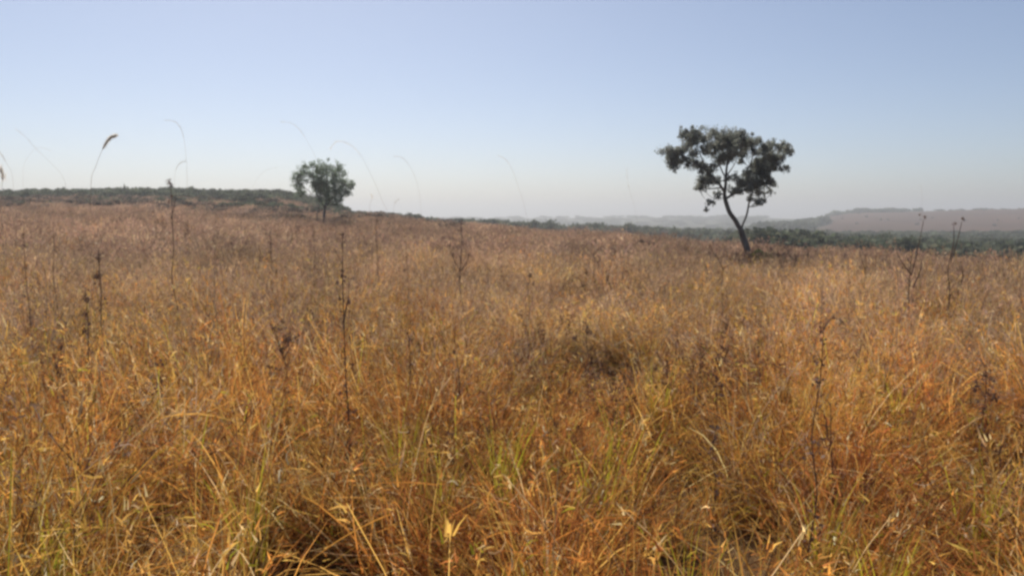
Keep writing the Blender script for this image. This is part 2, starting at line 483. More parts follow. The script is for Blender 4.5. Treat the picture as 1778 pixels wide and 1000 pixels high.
# small openings in the grass where the shade between the tufts shows
gaps = [(at(605, 850, 2.9), .17), (at(660, 950, 2.45), .15), (at(308, 915, 2.6), .11), (at(1190, 640, 6.0), .3), (at(1420, 960, 2.4), .08), (at(1720, 700, 4.6), .28),
        (at(500, 700, 4.5), .2), (at(250, 640, 5.5), .3), (at(1010, 600, 7.5), .5), (at(830, 880, 2.8), .08), (at(1030, 930, 2.5), .08)]


def field(name, variants, groups, n, d0, d1, smin, smax, half, probs, hmod=.28, thin=0.0):
    P = wedge(n, d0, d1, half)
    x, y = P[:, 0], P[:, 1]
    keep = np.ones(n, bool)
    if d0 < 9:
        for c, r_ in gaps:
            keep &= np.hypot(x - c.x, y - c.y) > r_ * 1.4
    if thin:
        q = .5 + .5 * (.6 * fn(x, y, 2.6 if d1 < 25 else .5, 1.0) + .4 * fn(x, y, .8 if d1 < 25 else .15, 6.0))
        keep &= rs.uniform(0, 1, n) > thin * (1 - q) * 1.5
    x, y = x[keep], y[keep]; n = len(x)
    z = terrain(x, y) - .01
    big = fn(x, y, .45); mid = fn(x, y, 1.35, 5.0); huge = fn(x, y, .16, 2.0)
    h = rs.uniform(smin, smax, n) * (1 + hmod * (.45 * big + .55 * mid))
    s = rs.uniform(.85, 1.2, n)
    lean = .16 if d1 < 25 else .08
    # each tussock leans its own way, whole patches lean together and some are laid flat by the wind
    sp = rs.uniform(0, 2 * pi, n); lay = np.clip((fn(x, y, .62, 21) - .38) * 2.4, 0, 1) * (.95 if d1 < 25 else .5)
    tx = rs.normal(0, lean, n) + .20 * fn(x, y, .45, 11) - .10 + lay * np.where(fn(x, y, .2, 2) > 0, -1, .8)
    ty = rs.normal(0, lean, n) + .16 * fn(x, y, .5, 14) - lay * .25
    rot = np.stack([tx * np.sin(sp) - ty * np.cos(sp), tx * np.cos(sp) + ty * np.sin(sp), sp], 1)
    scl = np.stack([s, s, h], 1)
    d = np.hypot(x, y)
    w = probs(big, mid, huge, d)                        # (n, len(groups))
    w = np.clip(w, .001, None); w /= w.sum(1, keepdims=True)
    c = (rs.uniform(0, 1, (n, 1)) > np.cumsum(w, 1)).sum(1)
    idx = np.array([groups[ci][rs.randint(len(groups[ci]))] for ci in c])
    return scatter(name, variants, np.stack([x, y, z], 1), rot, scl, idx)


NG = [[0, 1, 2], [3, 4, 5], [6, 7, 8], [9, 10, 11], [12, 13, 14]]
def p_near(big, mid, huge, d):
    f = np.clip(1.5 - d / 13, .12, 1)
    return np.stack([(.55 + .4 * mid) * f, (.45 - .4 * mid + .25 * big) * f, (.28 - .4 * big) * f, np.clip(.05 * (d - 6.0), 0, .6) * (.7 + .9 * huge), np.clip(.24 * (d - 4.2), 0, 4.5)], 1)
o = field('dry_grass', NV, NG, 2400, 1.15, 8.0, .70, 1.15, R(48), p_near, .42, .95)
tag(o, 'tangled knee high dry grass filling the foreground, orange and gold', 'grass', kind='stuff')
o = field('dry_grass', NV, NG, 8000, 7.6, 20.0, .6, 1.05, R(44), p_near, .50, .8)
tag(o, 'golden brown dry grass of the middle field before the crooked tree', 'grass', kind='stuff')
FG = [[0, 1, 2], [3, 4, 5], [6, 7, 8], [9, 10]]
def p_far(big, mid, huge, d):
    return np.stack([.30 - .3 * huge - d / 300, .22 + .2 * mid - d / 300, .55 + np.clip((d - 20) / 60, 0, .8) + .3 * big, .12 - .25 * mid + 0 * d], 1)
o = field('dry_grass', FV, FG, 11000, 19, 62, .42, .90, R(40), p_far, .55, .6)
tag(o, 'pale brown grass of the far part of the field around the trees', 'grass', kind='stuff')
P = None
o = field('dry_grass', FV, FG, 8000, 60, 150, .5, .9, R(38), p_far, .45, .5)
tag(o, 'faded grass on the slope behind the field and up to the ridge', 'grass', kind='stuff')


def weed_tuft(seed):
    r = np.random.RandomState(seed); g = Geo(); n = 7
    a = r.uniform(0, 2 * pi, n); d = r.uniform(0, .15, n); b = np.stack([d * np.cos(a), d * np.sin(a), np.zeros(n)], 1)
    col = np.array([.14, .075, .045]) * r.uniform(.7, 1.4, (n, 1))
    az = r.uniform(0, 2 * pi, n); th = r.uniform(0, .25, n); k = r.uniform(-.2, .4, n); L = r.uniform(.5, 1.0, n)
    tip = ribbons(g, b, az, th, k, L, r.uniform(.004, .008, n), col, 6, .6, .6, r)
    for q in range(26):
        f = r.uniform(.0, .55); bb = tip.copy(); bb -= np.stack([np.cos(az) * np.sin(th + .5 * k), np.sin(az) * np.sin(th + .5 * k), np.cos(th + .5 * k)], 1) * (L * f)[:, None]
        ribbons(g, bb, r.uniform(0, 2 * pi, n), r.uniform(.2, 1.6, n), r.uniform(-1, 1.5, n), r.uniform(.02, .09, n), r.uniform(.004, .014, n), col * r.uniform(.8, 1.8, (n, 1)), 2, .8, 1.4, r)
    return g.mesh('weed tuft', M_WEED)


DV = [proto('weeds', weed_tuft(400 + i)) for i in range(5)]
def p_one(big, mid, huge, d): return np.ones((len(d), 1))
def weeds(name, label, n, d0, d1, smin, smax, half, thr):
    P = wedge(n, d0, d1, half); x, y = P[:, 0], P[:, 1]
    k = fn(x, y, .33, 7) + .4 * fn(x, y, 1.1, 3) > thr + rs.normal(0, .25, n)
    x, y = x[k], y[k]; n = len(x); s = rs.uniform(.8, 1.3, n)
    o = scatter(name, DV, np.stack([x, y, terrain(x, y) - .01], 1), np.stack([rs.normal(0, .1, n), rs.normal(0, .1, n), rs.uniform(0, 2 * pi, n)], 1),
                np.stack([s, s, rs.uniform(smin, smax, n)], 1), rs.randint(0, 5, n))
    tag(o, label, 'weeds', kind='stuff')
weeds('dry_weeds', 'dark brown dry weeds growing in patches through the nearer grass', 700, 3.4, 12, .5, .9, R(44), .55)
weeds('dry_weeds', 'purplish brown dry weeds mixed into the middle and far field', 4200, 12, 60, .45, 1.0, R(40), .22)


# ------------------------------------------------------------------ leaf clumps
def leaves(g, c, r, n, size, cols, rnd, squash=(1, 1, .8)):
    """n small leaf quads in an uneven ball round c"""
    v = rnd.normal(0, 1, (n, 3)); v /= np.linalg.norm(v, axis=1)[:, None]
    rad = r * rnd.uniform(.25, 1.0, n) ** .6 * (1 + .35 * np.sin(v[:, 0] * 5 + c[0] * 9) * np.sin(v[:, 2] * 6 + c[1] * 7))
    P = np.array(c) + v * rad[:, None] * np.array(squash) + rnd.normal(0, r * .12, (n, 3))
    a = rnd.normal(0, 1, (n, 3)); a /= np.linalg.norm(a, axis=1)[:, None]
    b = np.cross(a, rnd.normal(0, 1, (n, 3))); b /= np.linalg.norm(b, axis=1)[:, None]
    s = size * rnd.uniform(.6, 1.4, n)[:, None]
    A = a * s; B = b * s * .5
    V = np.stack([P - A * .6, P + B * .9 - A * .05, P + A * .7, P - B * .9 - A * .05], 1).reshape(-1, 3)
    F = np.arange(n * 4).reshape(n, 4)
    cc = np.array(cols)[rnd.randint(len(cols), size=n)] * rnd.uniform(.75, 1.25, (n, 1))
    g.add(V, F, np.repeat(cc, 4, axis=0))


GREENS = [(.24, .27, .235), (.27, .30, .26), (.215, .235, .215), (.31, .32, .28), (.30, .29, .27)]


def zoomed(x0, y0, s, d):
    def f(zx, zy, dy=0.0):
        return at(x0 + zx / s, y0 + zy / s, d + dy)
    return f


def grow_tree(name, label, cat, zf, unit, limbs, clumps, base_xy, depth, seed, leaf, dens, cols, twig_r=.010, mat=M_LEAF, holes=()):
    """limbs: list of (points [(zx,zy,dy)], r0, r1); clumps: (zx,zy,radius in zoom px[,density])"""
    rnd = np.random.RandomState(seed)
    root = bpy.data.objects.new(name, None); COL.objects.link(root)
    root.location = (base_xy.x, base_xy.y, gz(base_xy.x, base_xy.y)); root.empty_display_size = .3
    tag(root, label, cat)
    o0 = np.array(root.location)
    g = Geo(); nodes = []
    for pts, r0, r1 in limbs:
        W = smooth_path([zf(*p) for p in pts], 5)
        W = [p + Vector(noise.noise_vector(p * 2.3)) * unit * 7 * min(i, 3) / 3 for i, p in enumerate(W)]
        rr = lerp_r(r0, r1, len(W), .9)
        tube(g, [tuple(p) for p in W], rr, (1, 1, 1), 9 if r0 > .05 else 6)
        nodes += [(p, rr[i]) for i, p in enumerate(W)][2:]
    lg = Geo()
    extra = []
    for cl in clumps:
        for q in range(3):
            a = rnd.uniform(0, 2 * pi); c2 = (cl[0] + cl[2] * .7 * cos(a), cl[1] + cl[2] * (.35 + .4 * sin(a)), cl[2] * .6, .55 * (cl[3] if len(cl) > 3 else 1))
            if all(math.hypot(c2[0] - gx, c2[1] - gy) > gr for gx, gy, gr in holes): extra.append(c2)
    for cl in list(clumps) + extra:
        zx, zy, cr = cl[:3]; dn = cl[3] if len(cl) > 3 else 1.0
        dy = rnd.uniform(-1, 1) * depth * (1 - .3 * abs(zx - np.mean([c[0] for c in clumps])) / 400)
        c0 = zf(zx, zy, 0.0); near_n = min(nodes, key=lambda q: (q[0].x - c0.x) ** 2 + (q[0].z - c0.z) ** 2)
        dy = .75 * (near_n[0].y - c0.y) + .55 * dy
        c = zf(zx, zy, dy)
        r = cr * unit
        # a twig from the closest limb point lower than the clump
        best = min(nodes, key=lambda q: (q[0] - c).length + (.25 * unit * 100 if q[0].z > c.z else 0))
        p0 = best[0]; m = (p0 + c) / 2 + Vector((rnd.uniform(-.1, .1), rnd.uniform(-.1, .1), -.06 * (c - p0).length)) * 1.0
        W = smooth_path([p0, m, c], 4)
        tube(g, [tuple(p) for p in W], lerp_r(min(best[1] * .7, twig_r * 2.2), twig_r * .5, len(W)), (1, 1, 1), 5)
        for q in range(5):
            e = c + Vector(rnd.normal(0, 1, 3)).normalized() * r * rnd.uniform(.6, 1.15)
            s_ = W[rnd.randint(len(W) // 2, len(W))]
            tube(g, [tuple(s_), tuple((s_ + e) / 2 + Vector(rnd.uniform(-.03, .03, 3))), tuple(e)], [twig_r * .45, twig_r * .35, twig_r * .15], (1, 1, 1), 4)
        # the clump itself: several smaller sprays so that the edge stays ragged
        k = max(6, int(14 * dn))
        for q in range(k):
            off = rnd.normal(0, 1, 3); off /= np.linalg.norm(off); off *= r * rnd.uniform(.15, 1.4) * np.array([1, 1, 1])
            leaves(lg, np.array(c) + off, r * rnd.uniform(.25, .75), int(dens * dn * (cr / 40) ** 2 / k * rnd.uniform(.7, 1.3)) + 3, leaf, cols, rnd, (1, 1, 1))
    for gg in (g, lg):
        gg.V = [v - o0 for v in gg.V]
    tm = mesh_from('trunk', np.concatenate(g.V), np.concatenate(g.F), M_BARK, None, True)
    obj('trunk', tm, root)
    obj('crown', lg.mesh('crown', mat), root)
    return root


D1 = 22.0
zf = zoomed(1100, 190, 3.447, D1); u1 = D1 / FPX / 3.447
b0 = at(1300, 446, D1); gb = gz(b0.x, D1)
def zy_of(z, d, s, y0):   # zoomed y of a height z at distance d
    return (371 - (z - EYE) / d * FPX - y0) * s
limbs = [
 ([(712, 990, 0), (697, 900, 0), (676, 840, 0), (655, 775, 0), (642, 720, 0)], .105, .078),
 ([(642, 720, 0), (612, 668, -.05), (578, 615, -.08), (556, 560, -.1), (546, 520, -.1)], .068, .056),
 ([(640, 730, 0), (656, 690, .08), (676, 640, .15), (688, 590, .2), (694, 550, .25)], .036, .026),
 ([(546, 525, -.1), (548, 470, -.1), (556, 400, -.05), (566, 320, 0), (572, 240, .05), (577, 185, .1)], .052, .012),
 ([(548, 500, -.1), (510, 440, -.25), (462, 395, -.35), (400, 340, -.5), (330, 290, -.6), (240, 255, -.7)], .045, .010),
 ([(440, 375, -.4), (410, 300, -.3), (380, 220, -.2), (350, 150, -.1)], .024, .008),
 ([(556, 420, -.05), (520, 340, .3), (490, 260, .5), (470, 160, .6)], .026, .008),
 ([(552, 535, -.1), (600, 500, .1), (650, 450, .3), (700, 380, .5), (760, 310, .6), (850, 240, .6)], .042, .010),
 ([(640, 465, .25), (660, 400, .1), (700, 330, -.1), (720, 250, -.3), (740, 190, -.3)], .022, .007),
 ([(694, 550, .25), (715, 490, .3), (745, 430, .4), (790, 370, .45), (880, 300, .4)], .024, .008),
 ([(566, 330, 0), (610, 260, -.3), (650, 200, -.5)], .022, .007),
 ([(700, 540, .25), (740, 555, .1), (775, 560, 0)], .010, .004),
 ([(545, 500, -.1), (510, 520, -.3), (470, 555, -.35), (430, 605, -.4)], .014, .004),
 ([(556, 400, -.05), (600, 330, .6), (640, 270, .9)], .022, .006)]
clumps = [(215, 250, 42), (250, 310, 45), (290, 250, 42), (235, 345, 28, .6), (300, 145, 32), (350, 135, 34), (350, 200, 42, .8), (330, 320, 40), (400, 150, 36), (420, 210, 40, .8), (395, 335, 38),
 (445, 250, 30, .5), (470, 155, 38), (500, 215, 46, 1.1), (552, 158, 44, 1.2), (610, 150, 36, 1.1), (580, 205, 52, 1.2), (640, 195, 46, 1.1), (520, 285, 40), (590, 275, 44), (650, 255, 36), (690, 190, 36), (740, 180, 28, .7),
 (720, 245, 30, .7), (785, 225, 36), (830, 215, 32), (890, 218, 36), (928, 245, 26), (862, 285, 40), (800, 290, 45, 1.2), (755, 315, 42, 1.1), (715, 365, 42, 1.2), (780, 380, 44, 1.2), (830, 345, 36), (700, 425, 42, 1.2),
 (650, 435, 32), (742, 440, 42, 1.2), (805, 425, 30, .8), (845, 450, 22, .4), (680, 475, 30), (635, 495, 20), (590, 480, 24, .8), (405, 440, 38, 1.1), (440, 415, 34), (455, 370, 36, 1.1), (492, 425, 26), (500, 505, 26, .45),
 (462, 555, 22, .5), (432, 600, 14, .5), (745, 555, 26, .6), (770, 540, 20, .5), (700, 530, 20, .6), (765, 490, 28, .5), (905, 350, 24, .5), (480, 330, 26, .7), (820, 490, 20, .35), (560, 420, 18, .6), (600, 400, 22, .4), (530, 200, 30), (370, 260, 26, .5), (640, 300, 22, .6)]
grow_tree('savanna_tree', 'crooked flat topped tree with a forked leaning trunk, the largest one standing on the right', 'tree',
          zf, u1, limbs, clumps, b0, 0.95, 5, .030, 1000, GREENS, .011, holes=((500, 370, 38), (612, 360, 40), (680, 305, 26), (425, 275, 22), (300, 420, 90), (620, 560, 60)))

D2 = 45.0
zf2 = zoomed(440, 200, 3.847, D2); u2 = D2 / FPX / 3.847
b2 = at(563, 396, D2)
limbs2 = [
 ([(482, 850, 0), (475, 760, 0), (470, 690, 0), (474, 640, 0), (482, 590, 0)], .085, .07),
 ([(478, 630, 0), (450, 580, -.2), (420, 510, -.4), (400, 430, -.5), (395, 340, -.5)], .05, .012),
 ([(482, 600, 0), (490, 520, .1), (490, 430, .2), (490, 350, .2)], .05, .012),
 ([(480, 610, 0), (530, 550, .3), (580, 490, .4), (630, 450, .5)], .045, .010),
 ([(440, 560, -.3), (380, 520, -.5), (330, 470, -.6), (305, 400, -.6)], .025, .008),
 ([(425, 760, -.6), (425, 700, -.6), (430, 640, -.5), (440, 575, -.4)], .03, .018),
 ([(520, 560, .3), (540, 470, .4), (570, 400, .5)], .026, .008)]
clumps2 = [(300, 410, 40, 1.1), (315, 500, 38, 1.1), (335, 370, 36), (298, 455, 34), (400, 335, 26), (350, 345, 26, .6), (480, 345, 42), (440, 370, 36), (420, 410, 42), (520, 375, 44, 1.1), (580, 370, 36), (560, 335, 26, .5), (405, 460, 40),
 (455, 445, 44, 1.1), (525, 440, 50, 1.2), (590, 440, 40), (642, 470, 32), (665, 458, 16, .5), (435, 510, 44, 1.1), (485, 525, 50, 1.3), (555, 525, 48, 1.2), (610, 505, 38, 1.1), (560, 570, 36, 1.1), (500, 575, 34), (445, 565, 28, .7), (360, 440, 20, .5), (470, 480, 44, 1.1), (600, 400, 24, .7), (380, 395, 26, .5), (540, 480, 40, 1.2)]
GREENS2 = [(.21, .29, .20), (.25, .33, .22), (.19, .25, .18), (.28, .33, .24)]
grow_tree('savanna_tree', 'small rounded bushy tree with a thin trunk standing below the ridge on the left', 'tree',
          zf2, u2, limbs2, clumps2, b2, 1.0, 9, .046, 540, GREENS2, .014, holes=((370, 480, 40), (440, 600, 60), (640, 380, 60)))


# ------------------------------------------------------------------ bushes
def bush_mesh(seed, cols, n_clump=9, dens=110, leaf=.10, twiggy=0.0, flat=.75):
    """unit bush: about 1 high, 1 across, standing at the origin; returns (stems mesh, foliage mesh)"""
    r = np.random.RandomState(seed); g = Geo(); lg = Geo()
    for i in range(n_clump):
        a = r.uniform(0, 2 * pi); d = .38 * r.uniform(.1, 1) ** .6; z = flat * r.uniform(.35, 1.0) * (1 - .5 * (d / .38) ** 2)
        c = np.array([d * cos(a), d * sin(a), z])
        tube(g, [(0.03 * cos(a), .03 * sin(a), -.03), tuple(c * .5 + r.uniform(-.04, .04, 3)), tuple(c)], [.022, .014, .005], (1, 1, 1), 4)
        for q in range(3 + int(8 * twiggy)):
            e = c + r.normal(0, .13, 3) + np.array([0, 0, .06])
            tube(g, [tuple(c * r.uniform(.5, 1)), tuple(e)], [.007, .002], (1, 1, 1), 3)
        leaves(lg, c, .22 * r.uniform(.6, 1.1), int(dens * (1 - .75 * twiggy)), leaf, cols, r)
    return g, lg


WV = []
WCOL = [(.12, .145, .085), (.145, .165, .10), (.105, .125, .08), (.17, .17, .11)]
for i in range(6):
    g, lg = bush_mesh(200 + i, WCOL, 13, 60, .12, 0, .85)
    lg.V += g.V; lg.F += [f + lg.n for f in g.F]; lg.C += [c * .06 for c in g.C]
    WV.append(proto('wood', lg.mesh('wood', M_WOOD)))
BCOL = [(.19, .13, .10), (.24, .16, .125), (.15, .115, .09), (.19, .16, .115)]
SV = []
for i in range(4):
    g, lg = bush_mesh(220 + i, BCOL, 11, 70, .12, .15, .8)
    lg.V += g.V; lg.F += [f + lg.n for f in g.F]; lg.C += [c * .08 for c in g.C]
    SV.append(proto('scrub', lg.mesh('scrub', M_WOOD)))


def px_of(x, y): return 889 + FPX * x / y


def wood(name, label, n, px0, px1, d0, d1, w, h, variants, accept=None, cat='woodland', hf=None):
    px = rs.uniform(px0, px1, n); d = np.sqrt(rs.uniform(d0 ** 2, d1 ** 2, n))
    x = (px - 889) / FPX * d; y = d
    if accept is not None:
        k = accept(px, d, x, y); x, y, px, d = x[k], y[k], px[k], d[k]
    n = len(x); z = terrain(x, y)
    s = rs.uniform(w[0], w[1], n)
    scl = np.stack([s, s, rs.uniform(h[0], h[1], n) * (hf(px, d) if hf else 1)], 1)
    rot = np.stack([np.zeros(n), np.zeros(n), rs.uniform(0, 2 * pi, n)], 1)
    o = scatter(name, variants, np.stack([x, y, z - .05], 1), rot, scl, rs.randint(0, len(variants), n))
    tag(o, label, cat, kind='stuff'); return o


# left ridge: dark scrub along the crest, brown brushwood lower down
wood('ridge_scrub', 'grey green scrub covering the crest of the low ridge on the left', 4200, -350, 600, 92, 172, (1.6, 3.4), (.9, 2.0), WV,
     lambda px, d, x, y: (d > 108 - 20 * fn(x, y, .08)), 'scrub')
wood('brown_brushwood', 'brown leafless brushwood on the slope under the ridge', 2300, -350, 800, 46, 140, (1.2, 3.4), (.45, 1.2), SV,
     lambda px, d, x, y: fn(x, y, .09, 3) > .25 - np.clip((d - 55) / 60, 0, .5), 'brushwood')
wood('slope_scrub', 'low dark scrub in patches on the left slope', 700, -350, 640, 55, 150, (1.4, 3.2), (.6, 1.3), WV,
     lambda px, d, x, y: fn(x, y, .08, 9) > .35, 'scrub')
# belt of dark trees beyond the crest, middle
wood('tree_belt_woods', 'dark belt of woods behind the field between the two trees', 2200, 560, 1420, 95, 300, (2.5, 5), (2.0, 4.0), WV + SV[:2],
     lambda px, d, x, y: (d > 100 + np.clip(px - 600, 0, 250) * .25) & (rs.uniform(0, 1, len(px)) < .35 + np.clip(d / 300, 0, .6) + .2 * fn(x, y, .1)), 'woods', lambda px, d: .28 + .72 * np.clip((px - 620) / 380, 0, 1))
# green valley on the right
wood('valley_woods', 'bluish green trees filling the valley behind the field on the right', 3200, 1290, 2300, 75, 290, (2.5, 6), (2.0, 3.6), WV, None, 'woods')
wood('far_woods', 'hazy distant woods on the plain below the horizon', 3500, -300, 1500, 350, 2600, (10, 26), (3, 5.2), WV,
     lambda px, d, x, y: ((fn(x, y, .006) > -.25) | ((d > 900) & (d < 1400))) & (px < 1330), 'woods')
wood('far_woods', 'flat dark woods along the top of the reddish hill on the right', 700, 1440, 2500, 630, 800, (8, 16), (2.5, 5), WV,
     lambda px, d, x, y: (fn(x, y, .03, 4) > .15) | (d > 690), 'woods')
wood('far_woods', 'blue dark trees at the foot of the reddish hill right of the crooked tree', 200, 1310, 1450, 380, 500, (7, 13), (4, 7), WV,
     lambda px, d, x, y: (px < 1415 + 25 * fn(x, y, .03)), 'woods')
wood('far_woods', 'thin line of faint woods along the far horizon', 3000, -800, 2600, 4500, 9000, (50, 120), (10, 22), WV, None, 'woods')


def bush(px, py_base, d, w, h, cols, label, seed, twiggy=0.2, name='bush', cat='bush', group=None, top=None):
    p = at(px, py_base, d); z = gz(p.x, p.y)
    root = bpy.data.objects.new(name, None); COL.objects.link(root); root.location = (p.x, p.y, z)
    if top is not None: h = at(px, top, d).z - z
    root.scale = (w, w, h); tag(root, label, cat, group)
    g, lg = bush_mesh(seed, cols, 14, 150, .075, twiggy)
    obj('stem', mesh_from('stem', np.concatenate(g.V), np.concatenate(g.F), M_STEM), root)
    obj('foliage', lg.mesh('foliage', M_WEED if twiggy > .3 else M_LEAF), root)
    return root


RB = [(.13, .075, .06), (.16, .09, .07), (.10, .07, .055)]
DG = [(.045, .055, .03), (.06, .07, .035), (.08, .08, .04)]
YG = [(.30, .30, .09), (.24, .26, .09), (.36, .34, .12)]
BUSHES = [
 (272, 380, 80, 2.6, 343, RB, 'large bare purplish brown bush on the left slope below the ridge bump', .6, 'bush', 'bush'),
 (468, 385, 84, 5.5, 358, RB, 'wide low reddish brown bush just left of the small rounded tree', .5, 'bush', 'bush'),
 (135, 372, 82, 1.6, 346, RB, 'brown bush on the slope under the tall plumed grass stalk', .5, 'bush', 'bush'),
 (60, 400, 60, 4.2, 378, DG, 'dark green low bush at the far left edge of the slope', .1, 'bush', 'bush'),
 (645, 398, 52, 1.6, 376, DG, 'little dark bush right of the small rounded tree', .2, 'bush', 'bush'),
 (985, 416, 48, 2.2, 396, [(.09, .07, .045), (.11, .08, .055)], 'low olive brown bush in the far middle of the field', .3, 'bush', 'bush'),
 (1122, 430, 34, 1.3, 404, RB, 'reddish brown bush between the field centre and the crooked tree', .5, 'bush', 'bush'),
 (1322, 462, 20.5, .75, 428, YG, 'small yellow green shrub at the foot of the crooked tree', .1, 'shrub', 'shrub'),
 (1768, 520, 14, .5, 482, DG, 'dark green bush cut by the right edge of the photo', .1, 'bush', 'bush'),
 (1762, 590, 9.5, .7, 522, RB, 'purplish bare bush low at the right edge below the green one', .7, 'bush', 'bush'),
 (1212, 460, 24, 1.0, 432, [(.15, .12, .06), (.17, .12, .07)], 'olive dry shrub in the grass just left of the crooked trunk', .4, 'shrub', 'shrub'),
 (390, 440, 36, 3.4, 404, [(.12, .10, .06), (.10, .09, .05)], 'broad olive scrub bush in the left field in front of the slope', .3, 'bush', 'bush'),
 (110, 335, 160, 2.2, 317, DG, 'dark bush standing up from the ridge line at the left', .1, 'bush', 'bush'),
 (82, 335, 162, 1.6, 320, DG, 'smaller bush on the ridge line left of the dark upright one', .1, 'bush', 'bush'),
 (216, 335, 165, .9, 311, DG, 'slender bush on the ridge where the ridge bump begins', .3, 'bush', 'bush'),
 (337, 335, 170, 2.2, 317, DG, 'bush on top of the ridge bump between stalk and small tree', .1, 'bush', 'bush'),
 (296, 330, 170, 2.0, 308, RB, 'tall dark bush crowning the middle of the ridge bump', .2, 'bush', 'bush'),
 (24, 660, 5.6, .10, 620, RB, 'dark withered bush clump at the left edge in the foreground grass', .4, 'bush', 'bush')]
for i, (px, pb, d, w, top, cols, lab, tw, nm, ct) in enumerate(BUSHES):
    bush(px, pb, d, w, 0, cols, lab, 300 + i, tw, nm, ct, None, top)


wood('slope_scrub', 'scattered low bushes on the reddish hillside on the right', 110, 1440, 2400, 290, 640, (1.2, 3.0), (.8, 2.0), SV, None, 'scrub')


# ------------------------------------------------------------------ tall grass stalks against the sky
def stalk(path, d, label, r0=.0022, r1=.0009, plume=0.3, thick=.012, seed=0, group='tall grass stalks against the sky', base_px=None, col=(.80, .76, .70)):
    """path: photo pixels from the lowest seen point to the tip; the stalk is carried on down to the ground"""
    W = [at(x, y, d) for x, y in path]
    low = W[0]; bx = at(base_px if base_px else path[0][0] + (path[0][0] - path[1][0]) * .3, path[0][1], d).x
    base = Vector((bx, d + .02, gz(bx, d) - .03))
    mid = (base * .4 + low * .6)
    pts = smooth_path([base, mid] + W, 5)
    root = bpy.data.objects.new('tall_grass_stalk', None); COL.objects.link(root); root.location = base
    tag(root, label, 'grass stalk', group)
    g = Geo(); tube(g, [tuple(p - base) for p in pts], lerp_r(r0 * .36, r1 * .36, len(pts)), (1, 1, 1), 5)
    obj('stem', mesh_from('stem', np.concatenate(g.V), np.concatenate(g.F), M_PALE), root)
    # seed plume
    r = np.random.RandomState(seed + 500); lg = Geo()
    k0 = int(len(pts) * (1 - plume)); seg = pts[k0:]
    n = (60 if r0 > .003 else 10) * len(seg)
    if r0 < .003: thick = thick * .7
    f = r.uniform(0, len(seg) - 1.001, n); i0 = f.astype(int)
    A = np.array([tuple(p - base) for p in seg]); P = A[i0] * (1 - (f - i0))[:, None] + A[i0 + 1] * (f - i0)[:, None]
    T = A[i0 + 1] - A[i0]; az = np.arctan2(T[:, 1], T[:, 0]); th = np.arctan2(np.hypot(T[:, 0], T[:, 1]), T[:, 2])
    wv = np.sin(pi * np.clip(f / (len(seg) - 1) * .8 + .15, 0, 1))
    P = P + r.normal(0, 1, (n, 3)) * (thick * .16 * wv)[:, None]
    ribbons(lg, P, az + r.uniform(-1, 1, n), th + r.uniform(-.6, .6, n), r.uniform(-.3, .8, n), thick * 1.3 * r.uniform(.5, 1.2, n), np.full(n, thick * .11), np.tile(col, (n, 1)) * r.uniform(.7, 1.2, (n, 1)), 2, .8, 1.5, r)
    obj('seed_head', lg.mesh('seed_head', M_PANICLE), root)
    return root


STALKS = [
 ([(160, 440), (158, 320), (166, 290), (178, 260), (190, 241), (200, 236)], 5.0, 'stout tall grass stalk with a dark plume bent to the right', .0035, .0022, .30, .018),
 ([(125, 400), (112, 315), (85, 280), (62, 258), (42, 236), (26, 224)], 5.0, 'thin grass stalk leaning left between the left edge and the dark plume', .0014, .0007, .35, .010),
 ([(28, 420), (22, 310), (12, 285), (2, 268), (-8, 258)], 5.0, 'grass stalk curving out of the photo at the left edge', .0018, .0008, .3, .016),
 ([(45, 400), (40, 300), (52, 268), (70, 256), (88, 262)], 6.0, 'faint grass stalk nodding right near the left edge', .0012, .0006, .3, .009),
 ([(4, 400), (3, 330), (5, 310), (2, 296)], 4.6, 'short thick grass plume upright on the left edge', .003, .002, .3, .03),
 ([(327, 440), (325, 310), (322, 262), (316, 228), (304, 212), (286, 209)], 5.0, 'upright grass stalk whose tip hooks left above the ridge bump', .0020, .0008, .34, .012),
 ([(302, 430), (303, 330), (304, 300), (312, 284), (322, 280)], 5.5, 'shorter grass stalk just left of the hooked upright stalk', .0018, .0008, .3, .014),
 ([(690, 420), (662, 345), (645, 305), (625, 268), (605, 250), (585, 246), (574, 258)], 5.0, 'grass stalk arching left over the small rounded tree', .0018, .0008, .4, .014),
 ([(560, 330), (548, 275), (533, 245), (520, 225), (505, 214), (488, 212)], 5.0, 'faint arching grass stalk left of and above the small rounded tree', .0012, .0006, .4, .010),
 ([(736, 430), (730, 355), (724, 318), (712, 290), (698, 274), (684, 272)], 5.2, 'grass stalk arching left to the right of the small rounded tree', .0013, .0006, .4, .010),
 ([(925, 440), (912, 365), (900, 325), (888, 292), (876, 276), (864, 270)], 5.2, 'lone grass stalk leaning left in the middle of the sky', .0015, .0007, .4, .011),
 ([(1112, 450), (1104, 370), (1094, 335), (1089, 310), (1088, 292)], 5.5, 'faint grass stalk left of the crooked tree', .0012, .0006, .3, .010),
 ([(430, 430), (436, 340), (446, 312), (462, 296), (482, 291)], 6.0, 'faint grass stalk nodding right between the ridge bump and the small tree', .0011, .0006, .3, .008),
 ([(640, 440), (642, 360), (646, 346), (645, 338)], 6.0, 'short dark grass tip just right of the small rounded tree', .0022, .0014, .2, .016),
 ([(684, 430), (684, 365), (686, 352), (692, 346)], 7.0, 'low grass tip on the horizon right of the arching stalk', .0018, .001, .3, .014),
 ([(1600, 420), (1601, 345), (1598, 320)], 6.5, 'faint upright grass stalk above the reddish hill on the right', .0011, .0006, .3, .008),
]
for i, (p, d, lab, a, b, pl, th) in enumerate(STALKS):
    stalk(p, d, lab, a, b, pl, th, i)


